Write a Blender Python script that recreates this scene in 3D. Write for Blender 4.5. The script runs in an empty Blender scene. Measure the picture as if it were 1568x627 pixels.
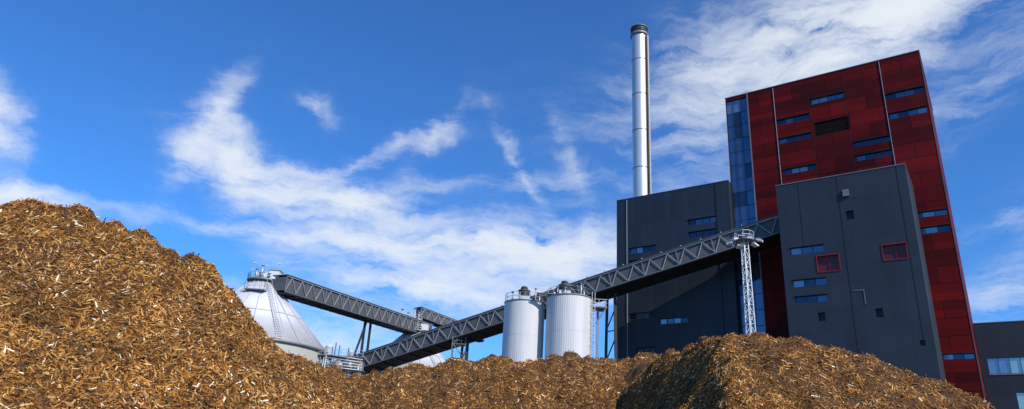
import bpy, math, random
import numpy as np
from mathutils import Vector, Matrix
random.seed(7); rng=np.random.default_rng(11)
scene=bpy.context.scene
COL=bpy.context.collection

# ------------------------------------------------------------------ materials
def mat_new(name):
    m=bpy.data.materials.new(name); m.use_nodes=True
    nt=m.node_tree; b=nt.nodes['Principled BSDF']
    return m,nt,b
def mixrgb(nt,a,b,fac,mode='MIX'):
    n=nt.nodes.new('ShaderNodeMix'); n.data_type='RGBA'; n.blend_type=mode
    for sock,v in ((n.inputs[0],fac),(n.inputs[6],a),(n.inputs[7],b)):
        if isinstance(v,bpy.types.NodeSocket): nt.links.new(v,sock)
        else: sock.default_value=v if not isinstance(v,tuple) else (*v,1)
    return n.outputs[2]
def plain(name,col,rough=.6,metal=0.,var=.25,scale=1.5,bump=0.,spec=.5):
    m,nt,b=mat_new(name)
    tc=nt.nodes.new('ShaderNodeTexCoord')
    nz=nt.nodes.new('ShaderNodeTexNoise'); nz.inputs['Scale'].default_value=scale; nz.inputs['Detail'].default_value=6
    nt.links.new(tc.outputs['Object'],nz.inputs['Vector'])
    lo=tuple(c*(1-var) for c in col); hi=tuple(min(1,c*(1+var)) for c in col)
    nt.links.new(mixrgb(nt,lo,hi,nz.outputs['Fac']),b.inputs['Base Color'])
    b.inputs['Roughness'].default_value=rough; b.inputs['Metallic'].default_value=metal
    b.inputs['Specular IOR Level'].default_value=spec
    if bump:
        bp=nt.nodes.new('ShaderNodeBump'); bp.inputs['Strength'].default_value=bump; bp.inputs['Distance'].default_value=.05
        nt.links.new(nz.outputs['Fac'],bp.inputs['Height']); nt.links.new(bp.outputs[0],b.inputs['Normal'])
    return m
def cladding(name,c1,c2,joint,bw,rh,rough=.45,spec=.4,corr=None,off=.5,msize=.02,bias=0.,second=None):
    """metal panels: joints from a brick texture in wall coordinates (x along, z up)"""
    m,nt,b=mat_new(name)
    tc=nt.nodes.new('ShaderNodeTexCoord'); sp=nt.nodes.new('ShaderNodeSeparateXYZ'); cb=nt.nodes.new('ShaderNodeCombineXYZ')
    nt.links.new(tc.outputs['Object'],sp.inputs[0])
    ad=nt.nodes.new('ShaderNodeMath'); ad.operation='ADD'
    nt.links.new(sp.outputs[0],ad.inputs[0]); nt.links.new(sp.outputs[1],ad.inputs[1])
    nt.links.new(ad.outputs[0],cb.inputs[0]); nt.links.new(sp.outputs[2],cb.inputs[1])
    def brick(bw,rh,c1,c2,joint,off,ms,bias):
        br=nt.nodes.new('ShaderNodeTexBrick'); br.offset=off; br.squash=1
        br.inputs['Scale'].default_value=1; br.inputs['Brick Width'].default_value=bw; br.inputs['Row Height'].default_value=rh
        br.inputs['Mortar Size'].default_value=ms; br.inputs['Mortar Smooth'].default_value=.1; br.inputs['Bias'].default_value=bias
        br.inputs['Color1'].default_value=(*c1,1); br.inputs['Color2'].default_value=(*c2,1); br.inputs['Mortar'].default_value=(*joint,1)
        nt.links.new(cb.outputs[0],br.inputs['Vector']); return br.outputs['Color']
    col=brick(bw,rh,c1,c2,joint,off,msize,bias)
    if second:
        c=brick(second[0],second[1],(1,1,1),(second[2],)*3,(.8,.8,.8),.37,.02,second[3]); col=mixrgb(nt,col,c,1.0,'MULTIPLY')
    nz=nt.nodes.new('ShaderNodeTexNoise'); nz.inputs['Scale'].default_value=.25; nz.inputs['Detail'].default_value=5
    nt.links.new(tc.outputs['Object'],nz.inputs['Vector'])
    mr=nt.nodes.new('ShaderNodeMapRange'); mr.inputs[3].default_value=.7; mr.inputs[4].default_value=1.3
    nt.links.new(nz.outputs['Fac'],mr.inputs[0])
    hs=nt.nodes.new('ShaderNodeHueSaturation'); nt.links.new(col,hs.inputs['Color']); nt.links.new(mr.outputs[0],hs.inputs['Value'])
    nt.links.new(hs.outputs[0],b.inputs['Base Color'])
    b.inputs['Roughness'].default_value=rough; b.inputs['Specular IOR Level'].default_value=spec
    if corr:
        wv=nt.nodes.new('ShaderNodeTexWave'); wv.bands_direction=corr[0]; wv.inputs['Scale'].default_value=corr[1]
        nt.links.new(cb.outputs[0],wv.inputs['Vector'])
        bp=nt.nodes.new('ShaderNodeBump'); bp.inputs['Strength'].default_value=corr[2]; bp.inputs['Distance'].default_value=.06
        nt.links.new(wv.outputs['Fac'],bp.inputs['Height']); nt.links.new(bp.outputs[0],b.inputs['Normal'])
    return m
M={}
M['red']=cladding('red_cladding',(.20,.005,.006),(.075,.002,.003),(.03,.002,.003),5.55,2.45,corr=('Y',2.6,.3),off=.5,msize=.05,second=(11.1,1.22,.5,-.1),spec=.15,rough=.6)
M['dark']=cladding('dark_cladding',(.022,.030,.044),(.016,.022,.033),(.009,.012,.018),1.15,9.0,corr=('X',2.2,.2),off=0,rough=.5)
M['dark2']=cladding('dark_cladding_b',(.027,.036,.050),(.022,.029,.042),(.015,.019,.027),5.4,3.1,corr=('X',3.0,.12),off=0,rough=.5,second=(1.1,44,.88,0))
M['glass']=plain('window_glass',(.12,.165,.23),.06,.75,.35,.5)
M['glass2']=plain('window_glass_deep',(.05,.075,.115),.05,.75,.4,.6)
M['glass3']=plain('window_glass_light',(.26,.33,.40),.10,.65,.2,.6)
M['glassc']=plain('curtain_glass',(.11,.17,.25),.05,.75,.45,.3)
M['glassg']=plain('window_glass_pale',(.42,.55,.52),.12,.5,.3,.7)
M['frame']=plain('window_frame',(.02,.022,.026),.4)
M['trim']=plain('pale_trim',(.36,.36,.37),.5,.2)
M['black']=plain('black_steel',(.012,.012,.014),.6)
M['louver']=plain('louver',(.02,.012,.012),.6)
M['redpanel']=plain('red_panel',(.24,.010,.014),.4)
M['redback']=plain('red_panel_back',(.10,.008,.012),.4)
M['roof']=plain('roof_membrane',(.05,.05,.055),.9)
M['galv']=plain('galvanised_steel',(.50,.51,.52),.5,.5,.2,2)
M['truss']=plain('truss_steel',(.34,.345,.35),.55,.3,.35,1.3)
M['galvd']=plain('weathered_steel',(.20,.21,.225),.55,.4,.3,2)
M['gal_body']=plain('gallery_panels',(.085,.088,.095),.6,.1,.4,1.2)
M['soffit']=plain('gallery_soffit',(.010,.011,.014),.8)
M['galroof']=plain('gallery_roof',(.09,.095,.105),.6)
M['white']=plain('white_paint',(.62,.63,.65),.5,0,.12,.8)
M['conc']=plain('pale_concrete',(.42,.43,.38),.85,0,.18,.35,.3)
M['coneroof']=cladding('cone_roof_sheet',(.56,.56,.60),(.52,.52,.56),(.42,.42,.46),30,2.6,rough=.5,off=0)
M['ribs']=plain('cone_roof_ribs',(.42,.43,.46),.5)

def silo_mat():
    m,nt,b=mat_new('silo_ribbed_steel')
    tc=nt.nodes.new('ShaderNodeTexCoord'); sp=nt.nodes.new('ShaderNodeSeparateXYZ'); nt.links.new(tc.outputs['Object'],sp.inputs[0])
    at=nt.nodes.new('ShaderNodeMath'); at.operation='ARCTAN2'; nt.links.new(sp.outputs[1],at.inputs[0]); nt.links.new(sp.outputs[0],at.inputs[1])
    mu=nt.nodes.new('ShaderNodeMath'); mu.operation='MULTIPLY'; mu.inputs[1].default_value=64; nt.links.new(at.outputs[0],mu.inputs[0])
    sn=nt.nodes.new('ShaderNodeMath'); sn.operation='SINE'; nt.links.new(mu.outputs[0],sn.inputs[0])
    bp=nt.nodes.new('ShaderNodeBump'); bp.inputs['Strength'].default_value=.15; bp.inputs['Distance'].default_value=.05
    nt.links.new(sn.outputs[0],bp.inputs['Height']); nt.links.new(bp.outputs[0],b.inputs['Normal'])
    mp=nt.nodes.new('ShaderNodeMapping'); mp.inputs['Scale'].default_value=(1.2,1.2,.08); nt.links.new(tc.outputs['Object'],mp.inputs[0])
    nz=nt.nodes.new('ShaderNodeTexNoise'); nz.inputs['Scale'].default_value=1; nz.inputs['Detail'].default_value=6; nt.links.new(mp.outputs[0],nz.inputs[0])
    nt.links.new(mixrgb(nt,(.42,.42,.43),(.70,.70,.71),nz.outputs['Fac']),b.inputs['Base Color'])
    b.inputs['Roughness'].default_value=.5
    return m
M['silo']=silo_mat()
def chim_mat():
    m,nt,b=mat_new('chimney_steel')
    tc=nt.nodes.new('ShaderNodeTexCoord'); mp=nt.nodes.new('ShaderNodeMapping'); mp.inputs['Scale'].default_value=(1,1,.12); nt.links.new(tc.outputs['Object'],mp.inputs[0])
    nz=nt.nodes.new('ShaderNodeTexNoise'); nz.inputs['Scale'].default_value=.9; nz.inputs['Detail'].default_value=5; nt.links.new(mp.outputs[0],nz.inputs[0])
    nt.links.new(mixrgb(nt,(.50,.50,.50),(.72,.72,.71),nz.outputs['Fac']),b.inputs['Base Color'])
    b.inputs['Metallic'].default_value=.5; b.inputs['Roughness'].default_value=.4
    return m
M['chim']=chim_mat()

# ------------------------------------------------------------------ mesh builder
class Thing:
    def __init__(s,name,loc=(0,0,0),rotz=0.):
        s.name=name; s.parts={}; s.loc=loc; s.rotz=rotz
    def part(s,name,mat,smooth=False):
        if name not in s.parts: s.parts[name]=dict(v=[],f=[],mat=mat,smooth=smooth,fs=[])
        return s.parts[name]
    def poly(s,name,mat,verts,faces,smooth=None):
        p=s.part(name,mat); o=len(p['v']); p['v']+= [tuple(v) for v in verts]
        p['f']+=[tuple(i+o for i in f) for f in faces]
        p['fs']+= (smooth if smooth is not None else [False]*len(faces))
    def box(s,name,mat,a,b):
        x0,y0,z0=a; x1,y1,z1=b
        v=[(x0,y0,z0),(x1,y0,z0),(x1,y1,z0),(x0,y1,z0),(x0,y0,z1),(x1,y0,z1),(x1,y1,z1),(x0,y1,z1)]
        s.poly(name,mat,v,[(0,3,2,1),(4,5,6,7),(0,1,5,4),(1,2,6,5),(2,3,7,6),(3,0,4,7)])
    def beam(s,name,mat,p,q,w,h=None,up=(0,0,1)):
        h=h or w; p=Vector(p);q=Vector(q);d=(q-p).normalized(); u=Vector(up)
        if abs(d.dot(u))>.98: u=Vector((1,0,0))
        r=d.cross(u).normalized(); u=r.cross(d).normalized()
        v=[]
        for c in (p,q):
            for a,b in ((-1,-1),(1,-1),(1,1),(-1,1)): v.append(c+r*a*w/2+u*b*h/2)
        s.poly(name,mat,v,[(0,1,2,3),(7,6,5,4),(0,4,5,1),(1,5,6,2),(2,6,7,3),(3,7,4,0)])
    def cyl(s,name,mat,p,q,r1,r2=None,n=16,caps=True):
        r2=r1 if r2 is None else r2
        p=Vector(p);q=Vector(q);d=(q-p).normalized(); u=Vector((0,0,1)) if abs(d.z)<.95 else Vector((1,0,0))
        a=d.cross(u).normalized(); b=d.cross(a)
        v=[];f=[];sm=[]
        for c,r in ((p,r1),(q,r2)):
            for i in range(n):
                t=2*math.pi*i/n; v.append(c+(a*math.cos(t)+b*math.sin(t))*r)
        for i in range(n): f.append((i,(i+1)%n,n+(i+1)%n,n+i)); sm.append(True)
        if caps: f+= [tuple(range(n))[::-1],tuple(range(n,2*n))]; sm+=[False,False]
        s.poly(name,mat,v,f,sm)
    def rail(s,name,mat,pts,h=1.1,step=1.5,w=.05,closed=False):
        pts=[Vector(p) for p in pts]
        if closed: pts=pts+[pts[0]]
        for a,b in zip(pts[:-1],pts[1:]):
            for k in (h,h*.5): s.beam(name,mat,a+Vector((0,0,k)),b+Vector((0,0,k)),w)
            n=max(1,int((b-a).length/step))
            for i in range(n+1):
                c=a.lerp(b,i/n); s.beam(name,mat,c,c+Vector((0,0,h)),w)
    def ringpts(s,c,r,n=16,a0=0,a1=2*math.pi):
        return [(c[0]+r*math.cos(a0+(a1-a0)*i/n),c[1]+r*math.sin(a0+(a1-a0)*i/n),c[2]) for i in range(n+ (0 if a1-a0>6.28 else 1))]
    def finish(s):
        e=bpy.data.objects.new(s.name,None); COL.objects.link(e); e.location=s.loc; e.rotation_euler=(0,0,s.rotz); e.empty_display_size=.5
        for n,p in s.parts.items():
            me=bpy.data.meshes.new(n); me.from_pydata(p['v'],[],p['f']); me.materials.append(M[p['mat']])
            me.polygons.foreach_set('use_smooth',p['fs']); me.update()
            o=bpy.data.objects.new(n,me); COL.objects.link(o); o.parent=e
        return e

def wall(T,name,mat,s0,s1,z0,z1,off,ops,depth=.35):
    """facade in the plane y=off, with real recessed openings (s0,s1,z0,z1,kind)"""
    xs=sorted(set([s0,s1]+[o[0] for o in ops]+[o[1] for o in ops])); zs=sorted(set([z0,z1]+[o[2] for o in ops]+[o[3] for o in ops]))
    for i in range(len(xs)-1):
        for j in range(len(zs)-1):
            cx=(xs[i]+xs[i+1])/2; cz=(zs[j]+zs[j+1])/2
            if any(o[0]<cx<o[1] and o[2]<cz<o[3] for o in ops): continue
            a,b,c,d=xs[i],xs[i+1],zs[j],zs[j+1]
            T.poly(name,mat,[(a,off,c),(a,off,d),(b,off,d),(b,off,c)],[(0,1,2,3)])
    for (a,b,c,d,kind) in ops:
        y=off-depth
        T.poly('reveals_red' if kind=='red' else 'reveals','frame' if kind!='red' else 'redpanel',[(a,off,c),(b,off,c),(b,off,d),(a,off,d),(a,y,c),(b,y,c),(b,y,d),(a,y,d)],[(0,1,5,4),(1,2,6,5),(2,3,7,6),(3,0,4,7)])
        if kind in('win','wing','curtain'):
            n=max(1,round((b-a)/(1.35 if kind!='curtain' else 1.25))); w=(b-a)/n
            m=1 if kind!='curtain' else max(1,round((d-c)/2.6)); h=(d-c)/m
            for i in range(n):
                for k in range(m):
                    g={'win':random.choice(['glass','glass','glass2','glass2','glass3']),'wing':random.choice(['glassg','glassg','glass3']),'curtain':random.choice(['glassc','glassc','glassc','glassc','glass2','glassc','glass'] if k<m-1 else ['glass3','glass'])}[kind]
                    x0=a+i*w;x1=x0+w;q0=c+k*h;q1=q0+h; t=random.uniform(-.012,.012)
                    T.poly('panes_'+g,g,[(x0,y+.05+t,q0),(x0,y+.05,q1),(x1,y+.05-t,q1),(x1,y+.05,q0)],[(0,1,2,3)])
            fr='frame'; hw=.035 if kind!='curtain' else .025
            for i in range(n+1):
                x=min(max(a+i*w,a+.04),b-.04); T.box('window_frames',fr,(x-hw,y+.08,c+.002),(x+hw,y+.16,d-.002))
            for k in range(m+1):
                z=min(max(c+k*h,c+.04),d-.04); T.box('window_frames',fr,(a+.002,y+.165,z-hw),(b-.002,y+.20,z+hw))
            if kind=='wing': T.box('window_sills','trim',(a-.05,off+.002,c-.09),(b+.05,off+.07,c-.01))
            elif kind=='win': T.box('window_hoods','frame',(a-.05,off+.002,d+.01),(b+.05,off+.10,d+.07))
        elif kind=='louver':
            T.poly('louver_backs','black',[(a,y,c),(a,y,d),(b,y,d),(b,y,c)],[(0,1,2,3)])
            k=int((d-c)/.22)
            for i in range(k):
                z=c+.05+i*(d-c)/k; T.beam('louver_blades','louver',(a+.01,y+.18,z+.06),(b-.01,y+.18,z+.06),.16,.03,up=(0,.7,.7))
        elif kind=='red':
            T.poly('red_niches','redback',[(a,y,c),(a,y,d),(b,y,d),(b,y,c)],[(0,1,2,3)])
            for (p,q_,r_,u_) in ((a-.1,a+.02,c-.1,d+.1),(b-.02,b+.1,c-.1,d+.1),(a+.021,b-.021,c-.1,c+.02),(a+.021,b-.021,d-.02,d+.1)): T.box('red_frames','redpanel',(p,off+.002,r_),(q_,off+.08,u_))
            T.box('red_mullions','redpanel',(a+(b-a)*.45,y+.02,c+.01),(a+(b-a)*.45+.08,y+.12,d-.01))
        else:
            T.poly('vent_backs','black',[(a,y,c),(a,y,d),(b,y,d),(b,y,c)],[(0,1,2,3)])
def shell(T,name,mat,s0,s1,yb,yf,z0,z1):
    T.poly(name,mat,[(s0,yf,z0),(s0,yb,z0),(s0,yb,z1),(s0,yf,z1)],[(0,1,2,3)])
    T.poly(name,mat,[(s1,yf,z0),(s1,yb,z0),(s1,yb,z1),(s1,yf,z1)],[(3,2,1,0)])
    T.poly(name,mat,[(s0,yb,z0),(s1,yb,z0),(s1,yb,z1),(s0,yb,z1)],[(0,1,2,3)])
    T.poly('roof','roof',[(s0,yb,z1-.5),(s1,yb,z1-.5),(s1,yf,z1-.5),(s0,yf,z1-.5)],[(0,1,2,3)])

# ------------------------------------------------------------------ buildings
O=(62.7,89.7,0); RZ=math.atan2(.5864,-.81)
t=Thing('red_boiler_tower',O,RZ)
W=[(.3,5.5,59.6,60.7,'win'),(.3,5.5,56.1,57.2,'win'),(11.4,16.5,61.8,62.9,'win'),(17.0,22.2,59.3,60.4,'win'),(17.0,22.2,55.8,56.8,'win'),
   (11.1,16.4,55.8,58.3,'louver'),(5.7,10.9,52.5,53.5,'win'),(5.7,10.9,50.1,51.1,'win'),(16.9,22.0,50.0,51.0,'win'),
   (.25,4.9,39.4,40.3,'win'),(.25,4.9,36.9,37.9,'win'),(.2,5.0,18.9,19.7,'win')]
W.append((27.0,30.75,2,66.4,'curtain'))
wall(t,'red_walls','red',0,30.8,0,67,0,W)
shell(t,'red_side_walls','red',0,30.8,-22,0,0,67)
for s in (22.4,5.7): t.box('downpipes','trim',(s-.04,.02,46),(s+.04,.10,66.8))
for z in range(46,67,3):
    for s in (22.4,5.7): t.box('pipe_clamps','galvd',(s-.08,.003,z),(s+.08,.14,z+.08))
for s in (11.25,16.8): t.box('panel_joints','black',(s-.03,.002,0),(s+.03,.02,66.9))
t.box('parapet_cap','galvd',(-.08,-.4,67.002),(30.88,.08,67.14))
t.box('parapet_cap','galvd',(-.08,-22,67.002),(.3,-.41,67.14))
t.box('edge_trim','galroof',(-.04,.003,0),(.06,.04,67))
t.box('corner_trim','galvd',(26.8,.003,0),(26.98,.10,67))
t.finish()

b=Thing('dark_fuel_hall',O,RZ)
W=[(15.4,19.9,32.9,34.0,'win'),(15.5,20,28.1,29.2,'win'),(15.6,19.9,25.8,26.8,'win'),(13.6,16.42,30.0,32.3,'red'),(5.3,8.1,30.7,32.8,'red'),
   (11.2,12.1,40.5,41.7,'vent'),(11.0,12.0,37.1,38.4,'vent'),(16.2,17.1,23.1,24.3,'vent'),(9.1,10.0,23.1,24.3,'vent'),(4.9,5.5,19.2,19.9,'vent')]
wall(b,'dark_walls','dark2',3.9,21.1,0,44,10,W)
shell(b,'dark_side_walls','dark2',3.9,21.1,.02,10,0,44)
b.box('parapet_cap','galvd',(3.85,9.7,44.002),(21.15,10.06,44.12))
b.box('parapet_cap','galvd',(3.85,.1,44.002),(4.1,9.69,44.12)); b.box('parapet_cap','galvd',(20.9,.1,44.002),(21.15,9.69,44.12))
b.box('door_frame','galvd',(11,10.003,26.9),(12.4,10.06,27.0)); b.box('door_frame','galvd',(11.0,10.003,25),(11.08,10.06,26.89))
b.box('joint_strips','black',(12.6,10.002,0),(12.68,10.03,43.9)); b.box('joint_strips','black',(17.9,10.002,34.2),(17.98,10.03,43.9)); b.box('joint_strips','black',(5.0,10.002,20),(5.05,10.03,43.9))
b.box('light_box','galvd',(11.25,10.003,40.6),(12.05,10.25,41.6))
b.finish()

c=Thing('dark_turbine_hall',O,RZ)
W=[(33.4,38.4,43.2,44.3,'win'),(33.5,38.3,40.9,42.0,'win'),(44.5,49.6,39.4,40.6,'win'),(44.6,49.6,37.0,38.2,'win'),(44.8,49.7,27.4,28.5,'win'),
   (39.1,44.1,26.2,27.2,'win'),(44.9,48.5,21.4,22.4,'win')]
wall(c,'dark_walls','dark',30.85,52.2,0,50.4,1,W)
shell(c,'dark_side_walls','dark',30.85,52.2,-26,1,0,50.4)
c.box('parapet_cap','galvd',(30.86,.7,50.402),(52.25,1.06,50.5)); c.box('parapet_cap','galvd',(51.95,-26,50.402),(52.25,.69,50.5))
c.box('downpipes','trim',(50.05,1.02,0),(50.13,1.12,50.2)); c.box('downpipes_dark','black',(33.05,1.02,0),(33.15,1.12,50.2))
for s in (32,33.2,36.5): c.box('roof_vents','galvd',(s,-1.6,49.9),(s+.5,-1.1,51.2))
c.finish()

d=Thing('dark_office_block',O,RZ)
W=[(-40.,-.9,18.9,21.3,'wing'),(-40.,-3.6,13.9,16.3,'wing'),(-40.,-3.6,8.5,10.8,'wing')]
wall(d,'dark_walls','dark2',-42,-.05,0,26.5,-15,W,depth=.2)
shell(d,'dark_side_walls','dark2',-42,-.05,-35,-15,0,26.5)
d.box('parapet_cap','galvd',(-42.05,-15.3,26.502),(-.06,-14.95,26.62))
d.finish()

# ------------------------------------------------------------------ chimney
h=Thing('steel_chimney',(30.2,147,0))
H=110; R=1.93
for i in range(11):
    z0=i*10; h.cyl('stack_sections','chim',(0,0,z0),(0,0,z0+9.94 if i<10 else H-2.5),R,n=40,caps=False)
    if i: h.cyl('flange_rings','galvd',(0,0,z0-.1),(0,0,z0+.08),R+.06,n=40)
h.cyl('crown','galvd',(0,0,H-2.6),(0,0,H-1.8),R+.28,n=40); h.cyl('crown_band','black',(0,0,H-1.79),(0,0,H-.3),R+.12,n=40); h.cyl('crown','galvd',(0,0,H-.29),(0,0,H),R+.3,n=40)
h.cyl('crown_band','black',(0,0,H+.01),(0,0,H+.5),R-.4,n=30)
h.rail('crown_rail','galvd',h.ringpts((0,0,H-1.79),R+.26,16),1.0,1.2,.06,closed=True)
ax,ay=1.42,-1.62
h.box('cable_duct','black',(ax-.02,ay-.22,6),(ax+.30,ay+.3,H-3)); h.box('ladder','trim',(ax+.31,ay-.1,6),(ax+.62,ay+.24,H-3))
for z in range(6,107,1): h.box('ladder_cage','galvd',(ax+.3,ay-.5,z),(ax+.76,ay-.46,z+.06))
h.finish()

# ------------------------------------------------------------------ galleries
def gallery(name,P,Q,w=3.4,ht=2.9,pitch=2.9):
    P=Vector(P);Q=Vector(Q); g=Thing(name); D=(Q-P); L=D.length; D.normalize()
    S=D.cross(Vector((0,0,1))).normalized(); U=S.cross(D).normalized()
    def pt(a,s,u): return P+D*a+S*s+U*u
    g.beam('belt_enclosure','gal_body',pt(0,0,.05),pt(L,0,.05),w-.35,ht-.55,up=U)
    g.beam('roof_deck','galroof',pt(-.2,0,ht/2+.12),pt(L+.2,0,ht/2+.12),w+.5,.12,up=U)
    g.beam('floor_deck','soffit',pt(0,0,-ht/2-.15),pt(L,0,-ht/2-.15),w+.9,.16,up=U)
    n=round(L/pitch)
    for s in (-w/2,w/2):
        for u in (-ht/2+.07,ht/2-.07): g.beam('top_chords' if u>0 else 'bottom_chords','truss' if u>0 else 'galvd',pt(0,s,u),pt(L,s,u),.20,.22,up=U)
        for i in range(n):
            a=i*L/n; m=(i+.5)*L/n; e=(i+1)*L/n
            g.beam('truss_diagonals','truss',pt(a,s,-ht/2+.2),pt(m,s,ht/2-.2),.12); g.beam('truss_diagonals','truss',pt(m,s,ht/2-.2),pt(e,s,-ht/2+.2),.12)
            if i%2==0: g.beam('truss_posts','galvd',pt(a,s,-ht/2+.2),pt(a,s,ht/2-.2),.12)
    for i in range(n+1):
        a=i*L/n; g.beam('floor_beams','black',pt(a,-w/2,-ht/2-.32),pt(a,w/2,-ht/2-.32),.16,.18)
    return g,pt,L
g,pt,L=gallery('inclined_conveyor_gallery',(-52,148.8,12.1),(43.2,98.1,39.3),w=4.4,ht=2.7)
def trestle(g,x,y,ztop,spread=1.4,w=.45):
    for sgn in(-1,1):
        g.beam('trestle_legs','black',(x+sgn*.5,y-sgn*.9,ztop),(x+sgn*(.5+spread*.3),y-sgn*(.9+spread*.4),0),w)
    for z in np.arange(4,ztop-2,5.0):
        g.beam('trestle_braces','galvd',(x-.7,y+1.1,z),(x+.7,y-1.1,z+4),.16); g.beam('trestle_braces','galvd',(x-.7,y+1.1,z),(x+.7,y-1.1,z),.16)
for (x,zc) in ((17.6,32.0),(-7,25.0),(-30,18.4)):
    y=112-(x-17.1)*.533; trestle(g,x,y,zc-1.8)
for i in range(14):
    a=L*(.55+.03*i); g.beam('roof_lamp_posts','galvd',pt(a,1.5,1.5),pt(a,1.5,2.0),.06); g.beam('roof_lamps','galv',pt(a,1.4,2.0),pt(a,1.7,2.0),.14)
g.finish()
g,pt,L=gallery('silo_top_conveyor_gallery',(-42.6,124.6,31.6),(-20.2,177.5,34.0),w=3.2,ht=3.1,pitch=3.1)
y=152.8;x=-30.8
for sx in (-1.5,1.5):
    g.beam('support_frame','black',(x+sx*.3,y+sx*.6,30.6),(x+sx*.3+.2,y+sx*.9,0),.5)
g.beam('support_frame','black',(x-.2,y-.9,30.6),(x-4.2,y-1.5,12),.45); g.beam('support_frame','black',(x-1,y-1.4,22),(x+.8,y+1.4,22),.2)
g.rail('walkway_rail','galvd',[pt(0,-1.9,-.9),pt(14,-1.9,-.9)],1.1)
g.finish()
g,pt,L=gallery('transfer_conveyor_gallery',(-22.6,174,38.0),(-6.5,193,36.2),w=2.2,ht=2.5,pitch=2.6)
g.finish()

# ------------------------------------------------------------------ cone silos
def cone_silo(name,x,y,R,eave,rise):
    s=Thing(name,(x,y,0)); rt=2.0
    s.cyl('concrete_wall','conc',(0,0,0),(0,0,eave-.3),R-.25,n=64,caps=False)
    s.cyl('eave_ring','galvd',(0,0,eave-.35),(0,0,eave),R+.15,n=64)
    s.cyl('cone_roof','coneroof',(0,0,eave),(0,0,eave+rise),R,rt,n=64)
    for i in range(20):
        a=2*math.pi*i/20; c,sn=math.cos(a),math.sin(a)
        s.beam('roof_ribs','ribs',(R*c,R*sn,eave+.1),(rt*c,rt*sn,eave+rise+.1),.12,.12)
    for k in (.45,):
        r=R+(rt-R)*k+.06; s.cyl('roof_rings','ribs',(0,0,eave+rise*k),(0,0,eave+rise*k+.1),r+.06,r,n=64,caps=False)
    z=eave+rise
    s.cyl('top_platform','galvd',(0,0,z),(0,0,z+.25),3.0,n=20)
    s.rail('platform_rail','galv',s.ringpts((0,0,z+.25),2.9,14),1.1,1.2,.07,closed=True)
    s.cyl('head_house','white',(0,0,z+.25),(0,0,z+1.5),1.5,n=20); s.cyl('head_house_cap','galvd',(0,0,z+1.5),(0,0,z+2.0),1.5,.5,n=20)
    for i in range(7):
        a=i*.9+.3; r=1.2+.9*(i%3)/2; px,py=r*math.cos(a),r*math.sin(a)
        s.cyl('vent_pipes','galv',(px,py,z+.2),(px,py,z+1.6+.5*(i%3)),.16,n=8); s.cyl('vent_caps','galvd',(px,py,z+1.6+.5*(i%3)),(px,py,z+1.8+.5*(i%3)),.28,n=8)
    s.box('motor_house','white',(1.6,-2,z+.3),(3.4,.2,z+1.9)); s.box('motor_house_roof','galvd',(1.5,-2.1,z+1.91),(3.5,.3,z+2.05))
    a=-.9; c,sn=math.cos(a),math.sin(a)
    for k in range(26):
        u=k/26; r=R+(rt-R)*u; zz=eave+rise*u+.25
        s.beam('roof_stair','galv',((r)*c-.4*sn,(r)*sn+.4*c,zz),((r)*c+.4*sn,(r)*sn-.4*c,zz),.12,.06)
    for sg in(-.45,.45):
        s.beam('roof_stair','galv',(R*c-sg*sn,R*sn+sg*c,eave+1.1),(rt*c-sg*sn,rt*sn+sg*c,z+1.1),.06)
    return s
s=cone_silo('cone_roof_silo',-46.5,127,14.0,20,12.3)
z=32.3
for (px,py,hh) in ((-1.5,-1.8,3.2),(1.0,-2.2,2.6),(2.9,-1.4,3.4),(-2.6,.3,2.4)):
    s.beam('masts','galv',(px,py,z),(px,py,z+hh),.09); s.box('lamp_heads','white',(px-.25,py-.15,z+hh),(px+.25,py+.15,z+hh+.15))
s.box('service_deck','galvd',(-1.2,-5.6,29.6),(2.4,-3.2,29.75)); s.rail('service_deck_rail','galv',[(-1.2,-3.2,29.75),(-1.2,-5.6,29.75),(2.4,-5.6,29.75),(2.4,-3.2,29.75)],1.1,.8,.06)
s.finish()
s=cone_silo('cone_roof_silo',-22.6,172,13.5,21,11.6)
z=32.6
s.box('transfer_house','galvd',(-2.6,-2.4,z+.3),(1.2,2.2,z+2.6)); s.box('transfer_house_roof','white',(-3.8,-2.6,z+2.7),(1.4,2.4,z+2.95))
s.rail('transfer_rail','galv',[(-3.8,-2.6,z+2.95),(1.4,-2.6,z+2.95),(1.4,2.4,z+2.95),(-3.8,2.4,z+2.95)],1.1,1.1,.08,closed=True)
for (px,py,hh) in ((-3.4,-2,5),(-1.8,-2,4.2),(-.2,-2,5.4),(.9,-2,4.4)):
    s.cyl('vent_pipes','galv',(px,py,z),(px,py,z+hh),.2,n=8); s.cyl('vent_caps','galvd',(px,py,z+hh),(px,py,z+hh+.3),.34,n=8)
s.finish()

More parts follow.
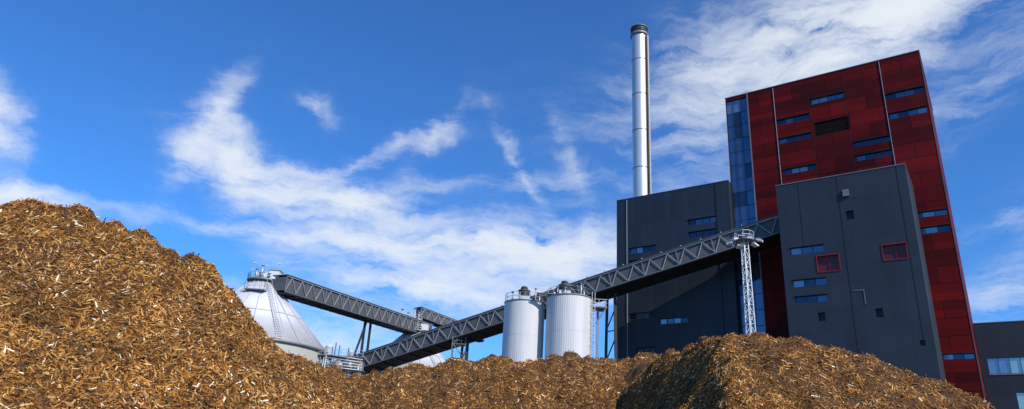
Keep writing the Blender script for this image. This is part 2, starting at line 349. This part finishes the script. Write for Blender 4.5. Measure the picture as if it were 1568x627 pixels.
# ------------------------------------------------------------------ twin silos
def ash_silo(name,x,y,R,top,fil):
    s=Thing(name,(x,y,0))
    s.cyl('silo_shell','silo',(0,0,0),(0,0,top),R,n=72,caps=False)
    s.cyl('top_ring','galvd',(0,0,top),(0,0,top+.18),R+.08,n=64); s.cyl('roof_cone','white',(0,0,top+.18),(0,0,top+.9),R-.05,.8,n=48)
    for z in (top*.62,top*.8): s.cyl('hoops','silo',(0,0,z),(0,0,z+.06),R+.02,n=64,caps=False)
    s.rail('roof_rail','galvd',s.ringpts((0,0,top+.22),R-.05,14),1.15,1.5,.05,closed=True)
    fx,fy=fil
    s.cyl('dust_filter','black',(fx,fy,top+.5),(fx,fy,top+2.0),.85,n=18); s.cyl('dust_filter_band','galvd',(fx,fy,top+2.0),(fx,fy,top+2.1),.98,n=18); s.cyl('dust_filter','black',(fx,fy,top+2.1),(fx,fy,top+2.7),.7,.45,n=18)
    s.box('filter_base','galv',(fx-.9,fy-1.2,top+.3),(fx+.9,fy-.5,top+1.0))
    for (px,py,hh) in ((1.6,-1.4,2.2),(-2.0,-1.2,1.5),(2.3,.8,1.8),(-.9,-2.2,1.2)):
        s.cyl('roof_pipes','galv',(px,py,top+.3),(px,py,top+hh),.1,n=8); s.cyl('roof_pipe_caps','galvd',(px,py,top+hh),(px,py,top+hh+.2),.2,n=8)
    return s
s=ash_silo('ash_silo',2.95,105,3.15,26.0,(-.2,-.6))
s.cyl('fill_pipe','galv',(2.2,-2.4,26.9),(5.0,-2.8,27.6),.12,n=8)
s.finish()
s=ash_silo('ash_silo',9.75,102.5,3.5,26.6,(-.9,-.6))
for zz in np.arange(1,26.5,.45): s.beam('ladder','galv',(3.25,-1.9,zz),(3.7,-1.7,zz),.05)
for q in ((3.25,-1.9),(3.7,-1.7)): s.beam('ladder','galv',(q[0],q[1],0),(q[0],q[1],27.6),.07)
for zz in np.arange(3,26.5,1.2): s.beam('ladder_cage','galvd',(3.1,-2.5,zz),(3.95,-2.25,zz),.06)
s.box('side_platform','galvd',(3.1,-1.4,25.4),(5.6,1.6,25.55))
s.rail('side_platform_rail','galv',[(3.1,-1.4,25.55),(5.6,-1.4,25.55),(5.6,1.6,25.55)],1.1,.9,.06)
s.beam('platform_post','galvd',(4.4,.2,0),(4.4,.2,25.4),.3)
s.beam('platform_brace','galvd',(5.5,-1.3,25.4),(3.6,-1,22.5),.14)
s.box('bridge','galvd',(-5.2,-2.0,26.9),(-2.6,-1.2,27.0)); s.rail('bridge_rail','galv',[(-5.2,-2.0,27.0),(-2.6,-2.0,27.0)],1.1,.8,.06)
s.finish()

# ------------------------------------------------------------------ light mast
m=Thing('floodlight_mast',(25.6,70,0),.3)
Hm=26.6
def half(z): return .46-.20*z/Hm
seg=26
for i in range(seg):
    z0=Hm*i/seg; z1=Hm*(i+1)/seg; a=half(z0); e=half(z1)
    c0=[(-a,-a,z0),(a,-a,z0),(a,a,z0),(-a,a,z0)]; c1=[(-e,-e,z1),(e,-e,z1),(e,e,z1),(-e,e,z1)]
    for k in range(4):
        m.beam('mast_legs','galv',c0[k],c1[k],.085); j=(k+1)%4
        m.beam('mast_lacing','galv',c0[k] if i%2 else c0[j],c1[j] if i%2 else c1[k],.045); m.beam('mast_lacing','galv',c1[k],c1[j],.045)
m.cyl('head_platform','galvd',(0,0,Hm-.1),(0,0,Hm),1.0,n=12)
m.rail('head_rail','galv',m.ringpts((0,0,Hm),1.0,8),.9,1,.05,closed=True)
for i in range(6):
    a=i*math.pi/3+.2; cx,cy=math.cos(a),math.sin(a)
    m.beam('lamp_arms','galv',(cx*.9,cy*.9,Hm+.05),(cx*1.6,cy*1.6,Hm+.05),.07)
    m.beam('floodlights','white',(cx*1.3,cy*1.3,Hm-.12),(cx*1.9,cy*1.9,Hm-.30),.6,.16); m.beam('floodlight_housings','galvd',(cx*1.35,cy*1.35,Hm+.05),(cx*1.7,cy*1.7,Hm-.05),.3,.2)
m.beam('lightning_rod','galvd',(0,0,Hm),(0,0,Hm+1.2),.04)
m.finish()

# ------------------------------------------------------------------ process plant cluster
p=Thing('process_plant',(-30,124,0))
for i in range(4):
    for j in range(2):
        p.beam('columns','galvd',(-2.6+i*2.4,j*3,0),(-2.6+i*2.4,j*3,19.5+[0,1.8,1.0,-1][i]),.2)
for z in (14.5,16.7,18.9):
    p.box('decks','galvd',(-3,-.4,z),(5,3.4,z+.12)); p.rail('deck_rails','galv',[(-3,-.4,z+.12),(5,-.4,z+.12)],1.1,1,.06)
for (px,py,z0,z1,r) in ((-1.6,1,15,20.6,.75),(.6,1.2,14.8,18.2,.9),(2.6,.8,15,19.8,.4),(4.0,1.6,15,18,.7),(-3.0,.6,15,18.4,.35)):
    p.cyl('vessels','galv',(px,py,z0),(px,py,z1),r,n=18); p.cyl('vessel_tops','white',(px,py,z1),(px,py,z1+.4),r,r*.3,n=18)
for k in range(5):
    p.cyl('pipes','galv',(-3+k*.4,-.6-.1*k,13.8),(-3+k*.4,-.6-.1*k,17+k*.5),.09,n=8); p.cyl('pipes','galv',(-3+k*.4,-.6-.1*k,17+k*.5),(5.2,-.6-.1*k,17.4+k*.45-.8),.09,n=8)
for i in range(4): p.beam('braces','galvd',(-2.6+i*2.4,0,14.5),(-2.6+(i+1)*2.4 if i<3 else 2.2,0,18.9),.1)
p.finish()
q=Thing('access_stair_tower',(-8,124,0))
for sx in (-1.2,1.2):
    for sy in (-1.2,1.2): q.beam('columns','galvd',(sx,sy,0),(sx,sy,23.5),.12)
for k,z in enumerate(np.arange(4,23,2.6)):
    q.box('landings','galvd',(-1.2,-1.2,z),(1.2,1.2,z+.08)); q.rail('rails','galvd',[(-1.2,-1.25,z+.08),(1.2,-1.25,z+.08)],1.1,.8,.05)
    sg=1 if k%2 else -1; q.beam('flights','galvd',(-1.1*sg,-.9,z),(1.1*sg,-.9,z+2.6),.6,.12)
q.finish()

# ------------------------------------------------------------------ wood chip piles
def chip_mats():
    m,nt,b=mat_new('wood_chip_base')
    tc=nt.nodes.new('ShaderNodeTexCoord')
    n1=nt.nodes.new('ShaderNodeTexNoise'); n1.inputs['Scale'].default_value=18; n1.inputs['Detail'].default_value=8; n1.inputs['Roughness'].default_value=.75
    nt.links.new(tc.outputs['Object'],n1.inputs[0])
    r=nt.nodes.new('ShaderNodeValToRGB'); e=r.color_ramp; e.elements[0].position=.34; e.elements[0].color=(.018,.007,.002,1); e.elements[1].position=.70; e.elements[1].color=(.24,.11,.03,1)
    k=e.elements.new(.52); k.color=(.10,.042,.011,1)
    nt.links.new(n1.outputs['Fac'],r.inputs[0]); nt.links.new(r.outputs[0],b.inputs['Base Color']); b.inputs['Roughness'].default_value=.95
    bp=nt.nodes.new('ShaderNodeBump'); bp.inputs['Strength'].default_value=1; bp.inputs['Distance'].default_value=.06
    nt.links.new(n1.outputs['Fac'],bp.inputs['Height']); nt.links.new(bp.outputs[0],b.inputs['Normal'])
    M['chipbase']=m
    m,nt,b=mat_new('wood_chips')
    a=nt.nodes.new('ShaderNodeAttribute'); a.attribute_name='chip_col'; nt.links.new(a.outputs['Color'],b.inputs['Base Color'])
    b.inputs['Roughness'].default_value=.85; b.inputs['Specular IOR Level'].default_value=.15
    M['chips']=m
chip_mats()
PAL=np.array([(.34,.155,.036),(.23,.092,.020),(.44,.225,.062),(.13,.050,.012),(.56,.34,.125),(.07,.028,.008),(.85,.72,.52),(.31,.12,.022)])
PW=np.array([.23,.20,.15,.15,.07,.08,.022,.098]); PW/=PW.sum()
def lump(X,Y,amp,scale,seed,n=10):
    r=np.random.default_rng(seed); z=np.zeros_like(X)
    for i in range(n):
        a=r.uniform(0,6.28); k=6.28/scale*r.uniform(.6,1.7); z+=np.sin((X*np.cos(a)+Y*np.sin(a))*k+r.uniform(0,6.28)+1.3*np.sin((X*np.sin(a)-Y*np.cos(a))*k*.6+r.uniform(0,6.28)))
    return z*amp/math.sqrt(n)
def pile(name,lines,xr,yr,step,k,nchips,size,seed,ymax,left=None,amps=(.10,.055,.028),scrap=None):
    xs=np.arange(xr[0],xr[1],step); ys=np.arange(yr[0],yr[1],step); X,Y=np.meshgrid(xs,ys)
    Z=np.full(X.shape,-50.)
    for ln in lines:
        for (x0,y0,z0),(x1,y1,z1) in zip(ln[:-1],ln[1:]):
            dx,dy=x1-x0,y1-y0; L2=dx*dx+dy*dy
            t=np.clip(((X-x0)*dx+(Y-y0)*dy)/L2,0,1)
            r=np.hypot(X-x0-t*dx,Y-y0-t*dy)
            Z=np.maximum(Z,z0+t*(z1-z0)-k*(np.sqrt(r*r+.16)-.4))
    if left:   # face cut steep by the loaders
        xc=np.interp(Y,left[0],left[1])+lump(Y,Y*0,.12,2.2,seed+5); Z-=.9*np.clip(xc-X,0,None)
    Z+=lump(X,Y,amps[0],3.0,seed)+lump(X,Y,amps[1],1.0,seed+1)+lump(X,Y,amps[2],.38,seed+2)
    Z=np.maximum(Z,-.15)
    ny,nx=X.shape
    V=np.stack([X.ravel(),Y.ravel(),Z.ravel()],1)
    i=np.arange(ny*nx).reshape(ny,nx); F=np.stack([i[:-1,:-1].ravel(),i[:-1,1:].ravel(),i[1:,1:].ravel(),i[1:,:-1].ravel()],1)
    def mk(nm,V,F,mat,smooth):
        me=bpy.data.meshes.new(nm); me.vertices.add(len(V)); me.vertices.foreach_set('co',V.astype(np.float32).ravel())
        me.loops.add(F.size); me.loops.foreach_set('vertex_index',F.astype(np.int32).ravel())
        me.polygons.add(len(F)); me.polygons.foreach_set('loop_start',np.arange(len(F),dtype=np.int32)*4)
        me.polygons.foreach_set('use_smooth',np.full(len(F),smooth)); me.update(calc_edges=True); me.materials.append(mat)
        o=bpy.data.objects.new(nm,me); COL.objects.link(o); return o,me
    o,me=mk(name,V,F,M['chipbase'],True)
    gy,gx=np.gradient(Z,step)
    N=int(nchips*8); cx=rng.integers(0,nx-1,N); cy=rng.integers(0,ny-1,N)
    fx=rng.random(N);fy=rng.random(N)
    px=xs[0]+(cx+fx)*step; py=ys[0]+(cy+fy)*step
    z=(Z[cy,cx]*(1-fx)*(1-fy)+Z[cy,cx+1]*fx*(1-fy)+Z[cy+1,cx]*(1-fx)*fy+Z[cy+1,cx+1]*fx*fy)
    dd=np.hypot(px,py)
    keep=(z>.6)&(py<ymax)&(px>-py*.98-1)&(px<py*.95+1)&((z-2)/py>-.05)
    w=np.clip((ymax/ np.maximum(dd,3))**1.2,0,4)*(1+gx[cy,cx]**2+gy[cy,cx]**2)**.75
    if left: w*=np.where(px<np.interp(py,left[0],left[1])+.3,1.6,1.)
    keep&=rng.random(N)<w/np.percentile(w[keep],98)
    idx=np.nonzero(keep)[0][:nchips]; n=len(idx)
    px,py,z=px[idx],py[idx],z[idx]; nx_=-gx[cy[idx],cx[idx]]; ny_=-gy[cy[idx],cx[idx]]
    Nn=np.stack([nx_,ny_,np.ones(n)],1); Nn+=rng.normal(0,.5,(n,3)); Nn/=np.linalg.norm(Nn,axis=1,keepdims=True)
    T=rng.normal(0,1,(n,3)); T-=Nn*(T*Nn).sum(1,keepdims=True); T/=np.linalg.norm(T,axis=1,keepdims=True); B=np.cross(Nn,T)
    Ls=size*np.exp(rng.normal(0,.72,n)); Ls=np.clip(Ls,size*.25,size*3.8); Wd=Ls*rng.uniform(.10,.45,n); Wd=np.minimum(Wd,size*.6); Th=Wd*rng.uniform(.15,.45,n)
    P=np.stack([px,py,z+rng.uniform(-.01,.025,n)],1)
    tp=rng.uniform(.25,1,(n,2)); sk=rng.uniform(-.3,.3,n)
    cv=[]
    for sx,e in ((-1,0),(1,1)):
        for sy,sz in ((-1,-1),(1,-1),(1,1),(-1,1)):
            cv.append(P+T*(sx*Ls/2+sy*sk*Wd)[:,None]+B*(sy*Wd/2*tp[:,e])[:,None]+Nn*(sz*Th/2)[:,None])
    CV=np.stack(cv,1).reshape(-1,3)
    base=np.array([(0,1,2,3),(7,6,5,4),(0,4,5,1),(1,5,6,2),(2,6,7,3),(3,7,4,0)])
    CF=(np.arange(n)[:,None,None]*8+base[None]).reshape(-1,4)
    co,cm=mk('wood_chips',CV,CF,M['chips'],False)
    ci=rng.choice(len(PAL),n,p=PW); c=PAL[ci]*rng.uniform(.75,1.2,(n,1))
    patch=lump(px,py,.5,2.2,seed+9)+lump(px,py,.4,.7,seed+10)   # damp and dry patches
    c*=np.clip(1+.36*patch,.45,1.45)[:,None]
    dry=np.clip(lump(px,py,.6,3.1,seed+14),0,1)[:,None]*.25; gray=c.mean(1,keepdims=True)*np.array([[1.6,1.0,.5]]); c=c*(1-dry)+gray*1.15*dry
    if scrap:
        k=np.argsort(np.hypot(px-scrap[0],py-scrap[1]))[:5]; c[k]=(.02,.15,.7)
    c=np.clip(c,0,.85)
    at=cm.attributes.new('chip_col','FLOAT_COLOR','POINT'); arr=np.ones((n*8,4),np.float32); arr[:,:3]=np.repeat(c,8,0); at.data.foreach_set('color',arr.ravel())
    co.parent=o
    return o
def crest(pts): return [(a*y,y,2+e*y) for a,e,y in pts]
L1=crest([(-1.7,.30,13),(-1.1,.325,13),(-.793,.333,13),(-.662,.331,13),(-.584,.306,13),(-.494,.262,13),(-.414,.203,13),(-.355,.143,13),(-.293,.08,13),(-.25,.0,13)])
pile('wood_chip_pile',[L1],(-24,1),(2.5,22),.07,.84,230000,.050,3,14.2,amps=(.13,.08,.035),scrap=(-3.7,9.2))
L2=crest([(-.42,.10,27),(-.33,.112,27),(-.27,.119,27),(-.22,.109,27),(-.158,.116,27),(-.122,.130,27),(-.05,.140,27),(.013,.147,27),(.1,.155,27),(.2,.160,27),(.3,.160,27),(.45,.15,27)])
pile('wood_chip_pile',[L2],(-18,18),(13,40),.13,.72,140000,.066,13,28,amps=(.16,.10,.045))
L3=crest([(.19,.140,26),(.22,.153,23.5),(.258,.168,21),(.29,.183,19),(.327,.197,17),(.35,.202,17),(.385,.204,17),(.45,.194,17),(.509,.182,17),(.602,.154,17),(.64,.128,17),(.665,.098,17),(.72,.03,17)])
L4=[(.327*17,17,2+.197*17),(4.3,12.3,3.1)]
pile('wood_chip_pile',[L3,L4],(0,20),(7,30),.10,.78,180000,.054,23,24,left=((12.3,17,19,21,23.5,26),(4.3,5.5,5.45,5.36,5.1,4.88)),amps=(.13,.08,.035))

# ------------------------------------------------------------------ ground
gm,nt,bb=mat_new('ground_gravel')
tc=nt.nodes.new('ShaderNodeTexCoord'); nz=nt.nodes.new('ShaderNodeTexNoise'); nz.inputs['Scale'].default_value=.4; nz.inputs['Detail'].default_value=10; nt.links.new(tc.outputs['Object'],nz.inputs[0])
nt.links.new(mixrgb(nt,(.05,.045,.04),(.14,.11,.075),nz.outputs['Fac']),bb.inputs['Base Color']); bb.inputs['Roughness'].default_value=.95
me=bpy.data.meshes.new('ground'); S=3000; me.from_pydata([(-S,-S,0),(S,-S,0),(S,S,0),(-S,S,0)],[],[(0,1,2,3)]); me.materials.append(gm)
COL.objects.link(bpy.data.objects.new('ground',me))

# ------------------------------------------------------------------ sun + sky
SUN_AZ=math.radians(141); SUN_EL=math.radians(37)
sd=Vector((math.sin(SUN_AZ)*math.cos(SUN_EL),math.cos(SUN_AZ)*math.cos(SUN_EL),math.sin(SUN_EL)))
sl=bpy.data.lights.new('sun','SUN'); sl.energy=5.0; sl.angle=math.radians(.5); sl.color=(1,.94,.84)
so=bpy.data.objects.new('sun',sl); COL.objects.link(so); so.rotation_euler=sd.to_track_quat('Z','Y').to_euler(); so.location=(60,-60,80)
w=bpy.data.worlds.new('World'); scene.world=w; w.use_nodes=True; nt=w.node_tree; nt.nodes.clear()
N=nt.nodes.new; Lk=nt.links.new
out=N('ShaderNodeOutputWorld'); bg=N('ShaderNodeBackground'); bg.inputs[1].default_value=.105
sky=N('ShaderNodeTexSky'); sky.sky_type='NISHITA'; sky.sun_disc=False; sky.sun_elevation=SUN_EL; sky.sun_rotation=SUN_AZ; sky.altitude=0; sky.air_density=1.0; sky.dust_density=.2; sky.ozone_density=2.2
tint=N('ShaderNodeMix'); tint.data_type='RGBA'; tint.blend_type='MULTIPLY'; tint.inputs[0].default_value=1; tint.inputs[7].default_value=(.38,.98,1.72,1)
Lk(sky.outputs[0],tint.inputs[6]); Lk(tint.outputs[2],bg.inputs[0])
cb=N('ShaderNodeBackground'); cb.inputs[0].default_value=(.87,.93,1,1); cb.inputs[1].default_value=.95
def math_(op,a,b=None,c=None):
    n=N('ShaderNodeMath'); n.operation=op
    for i,v in enumerate((a,b,c)):
        if v is None: continue
        if isinstance(v,(int,float)): n.inputs[i].default_value=v
        else: Lk(v,n.inputs[i])
    return n.outputs[0]
tc=N('ShaderNodeTexCoord'); sp=N('ShaderNodeSeparateXYZ'); Lk(tc.outputs['Generated'],sp.inputs[0])
az=math_('ARCTAN2',sp.outputs[0],sp.outputs[1]); el=math_('ARCSINE',sp.outputs[2])
cv=N('ShaderNodeCombineXYZ'); Lk(az,cv.inputs[0]); Lk(el,cv.inputs[1])
def noise(vec,scale,detail,rough,dist=0,out='Fac'):
    n=N('ShaderNodeTexNoise'); n.inputs['Scale'].default_value=scale; n.inputs['Detail'].default_value=detail; n.inputs['Roughness'].default_value=rough; n.inputs['Distortion'].default_value=dist
    Lk(vec,n.inputs['Vector']); return n.outputs[out]
def vm(op,a,b,sc=None):
    n=N('ShaderNodeVectorMath'); n.operation=op
    for i,v in enumerate((a,b)):
        if isinstance(v,tuple): n.inputs[i].default_value=v
        elif v is not None: Lk(v,n.inputs[i])
    if sc is not None: n.inputs['Scale'].default_value=sc
    return n.outputs[0] if op!='LENGTH' else n.outputs['Value']
wn=noise(cv.outputs[0],7,6,.62,0,'Color')
wv=vm('SCALE',vm('SUBTRACT',wn,(.5,.5,.5)),None,.10)
P=vm('ADD',cv.outputs[0],wv)
blobs=[(-.47,.415,.07,.013,68,.55),(-.43,.385,.05,.022,-50,.6),(-.38,.365,.09,.022,-14,.8),(-.25,.348,.10,.020,-6,1.1),(-.19,.445,.10,.009,28,.30),(-.13,.465,.045,.010,55,.40),(-.24,.41,.10,.010,24,.22),(-.16,.38,.11,.012,20,.22),
 (-.26,.298,.17,.009,3,.7),(-.06,.302,.14,.015,5,.9),(.09,.288,.09,.038,0,1.25),(-.13,.243,.10,.022,-3,1.35),(-.32,.150,.16,.035,0,.7),
 (.42,.56,.30,.09,12,.26),(.60,.590,.13,.034,22,1.5),(.46,.60,.14,.035,14,.7),(.30,.50,.10,.05,75,.22),(.68,.47,.15,.03,22,.25),(-.32,.485,.026,.012,-10,.6),
 (-.71,.37,.035,.016,-50,1.2),(-.74,.34,.03,.02,0,.6),(-.66,.272,.045,.012,0,1.7),(.64,.235,.06,.03,40,.5),(.01,.43,.06,.008,-55,.32),(.09,.435,.05,.009,-60,.22),(.06,.41,.10,.012,5,.2),(.70,.33,.10,.015,5,.3)]
acc=None
for (a,e,l,wd,ang,st) in blobs:
    mp=N('ShaderNodeMapping'); mp.vector_type='TEXTURE'; mp.inputs['Location'].default_value=(a,e,0); mp.inputs['Rotation'].default_value=(0,0,math.radians(ang)); mp.inputs['Scale'].default_value=(l,wd,1)
    Lk(P,mp.inputs[0]); ln=vm('LENGTH',mp.outputs[0],None)
    g=math_('MULTIPLY',math_('EXPONENT',math_('MULTIPLY',math_('POWER',ln,1.5),-.75)),st)
    acc=g if acc is None else math_('ADD',acc,g)
mp=N('ShaderNodeMapping'); mp.inputs['Rotation'].default_value=(0,0,math.radians(-24)); mp.inputs['Scale'].default_value=(1,3.6,1); Lk(vm('ADD',cv.outputs[0],vm('SCALE',wv,None,.7)),mp.inputs[0])
st=noise(mp.outputs[0],8,10,.64,0)
mr=N('ShaderNodeMapRange'); mr.interpolation_type='LINEAR'; mr.inputs[1].default_value=.30; mr.inputs[2].default_value=.75; mr.inputs[3].default_value=.15; mr.inputs[4].default_value=2.1; Lk(st,mr.inputs[0])
dens=math_('MULTIPLY',acc,mr.outputs[0])
dens=math_('SUBTRACT',math_('SQRT',math_('ADD',math_('POWER',math_('SUBTRACT',dens,.14),2.0),.003)),math_('SUBTRACT',.14,dens))   # soft knee
fac=math_('SUBTRACT',1.0,math_('EXPONENT',math_('MULTIPLY',dens,-.80)))
fac=math_('MULTIPLY',fac,.98)
mx=N('ShaderNodeMixShader'); Lk(fac,mx.inputs[0]); Lk(bg.outputs[0],mx.inputs[1]); Lk(cb.outputs[0],mx.inputs[2]); Lk(mx.outputs[0],out.inputs[0])
w.cycles.sampling_method='MANUAL'; w.cycles.sample_map_resolution=512

# ------------------------------------------------------------------ camera
th=math.radians(21.2); ro=math.radians(3.46)
r0=Vector((1,0,0)); u0=Vector((0,-math.sin(th),math.cos(th))); fw=Vector((0,math.cos(th),math.sin(th)))
Rv=r0*math.cos(ro)+u0*math.sin(ro); Uv=-r0*math.sin(ro)+u0*math.cos(ro)
cam=bpy.data.cameras.new('camera'); cam.sensor_width=36; cam.lens=36*1038/1568; cam.clip_start=.1; cam.clip_end=8000
co=bpy.data.objects.new('camera',cam); COL.objects.link(co)
co.matrix_world=Matrix(((Rv.x,Uv.x,-fw.x,0),(Rv.y,Uv.y,-fw.y,0),(Rv.z,Uv.z,-fw.z,2.0),(0,0,0,1)))
scene.camera=co
scene.view_settings.view_transform='Standard'; scene.view_settings.look='None'; scene.view_settings.exposure=0
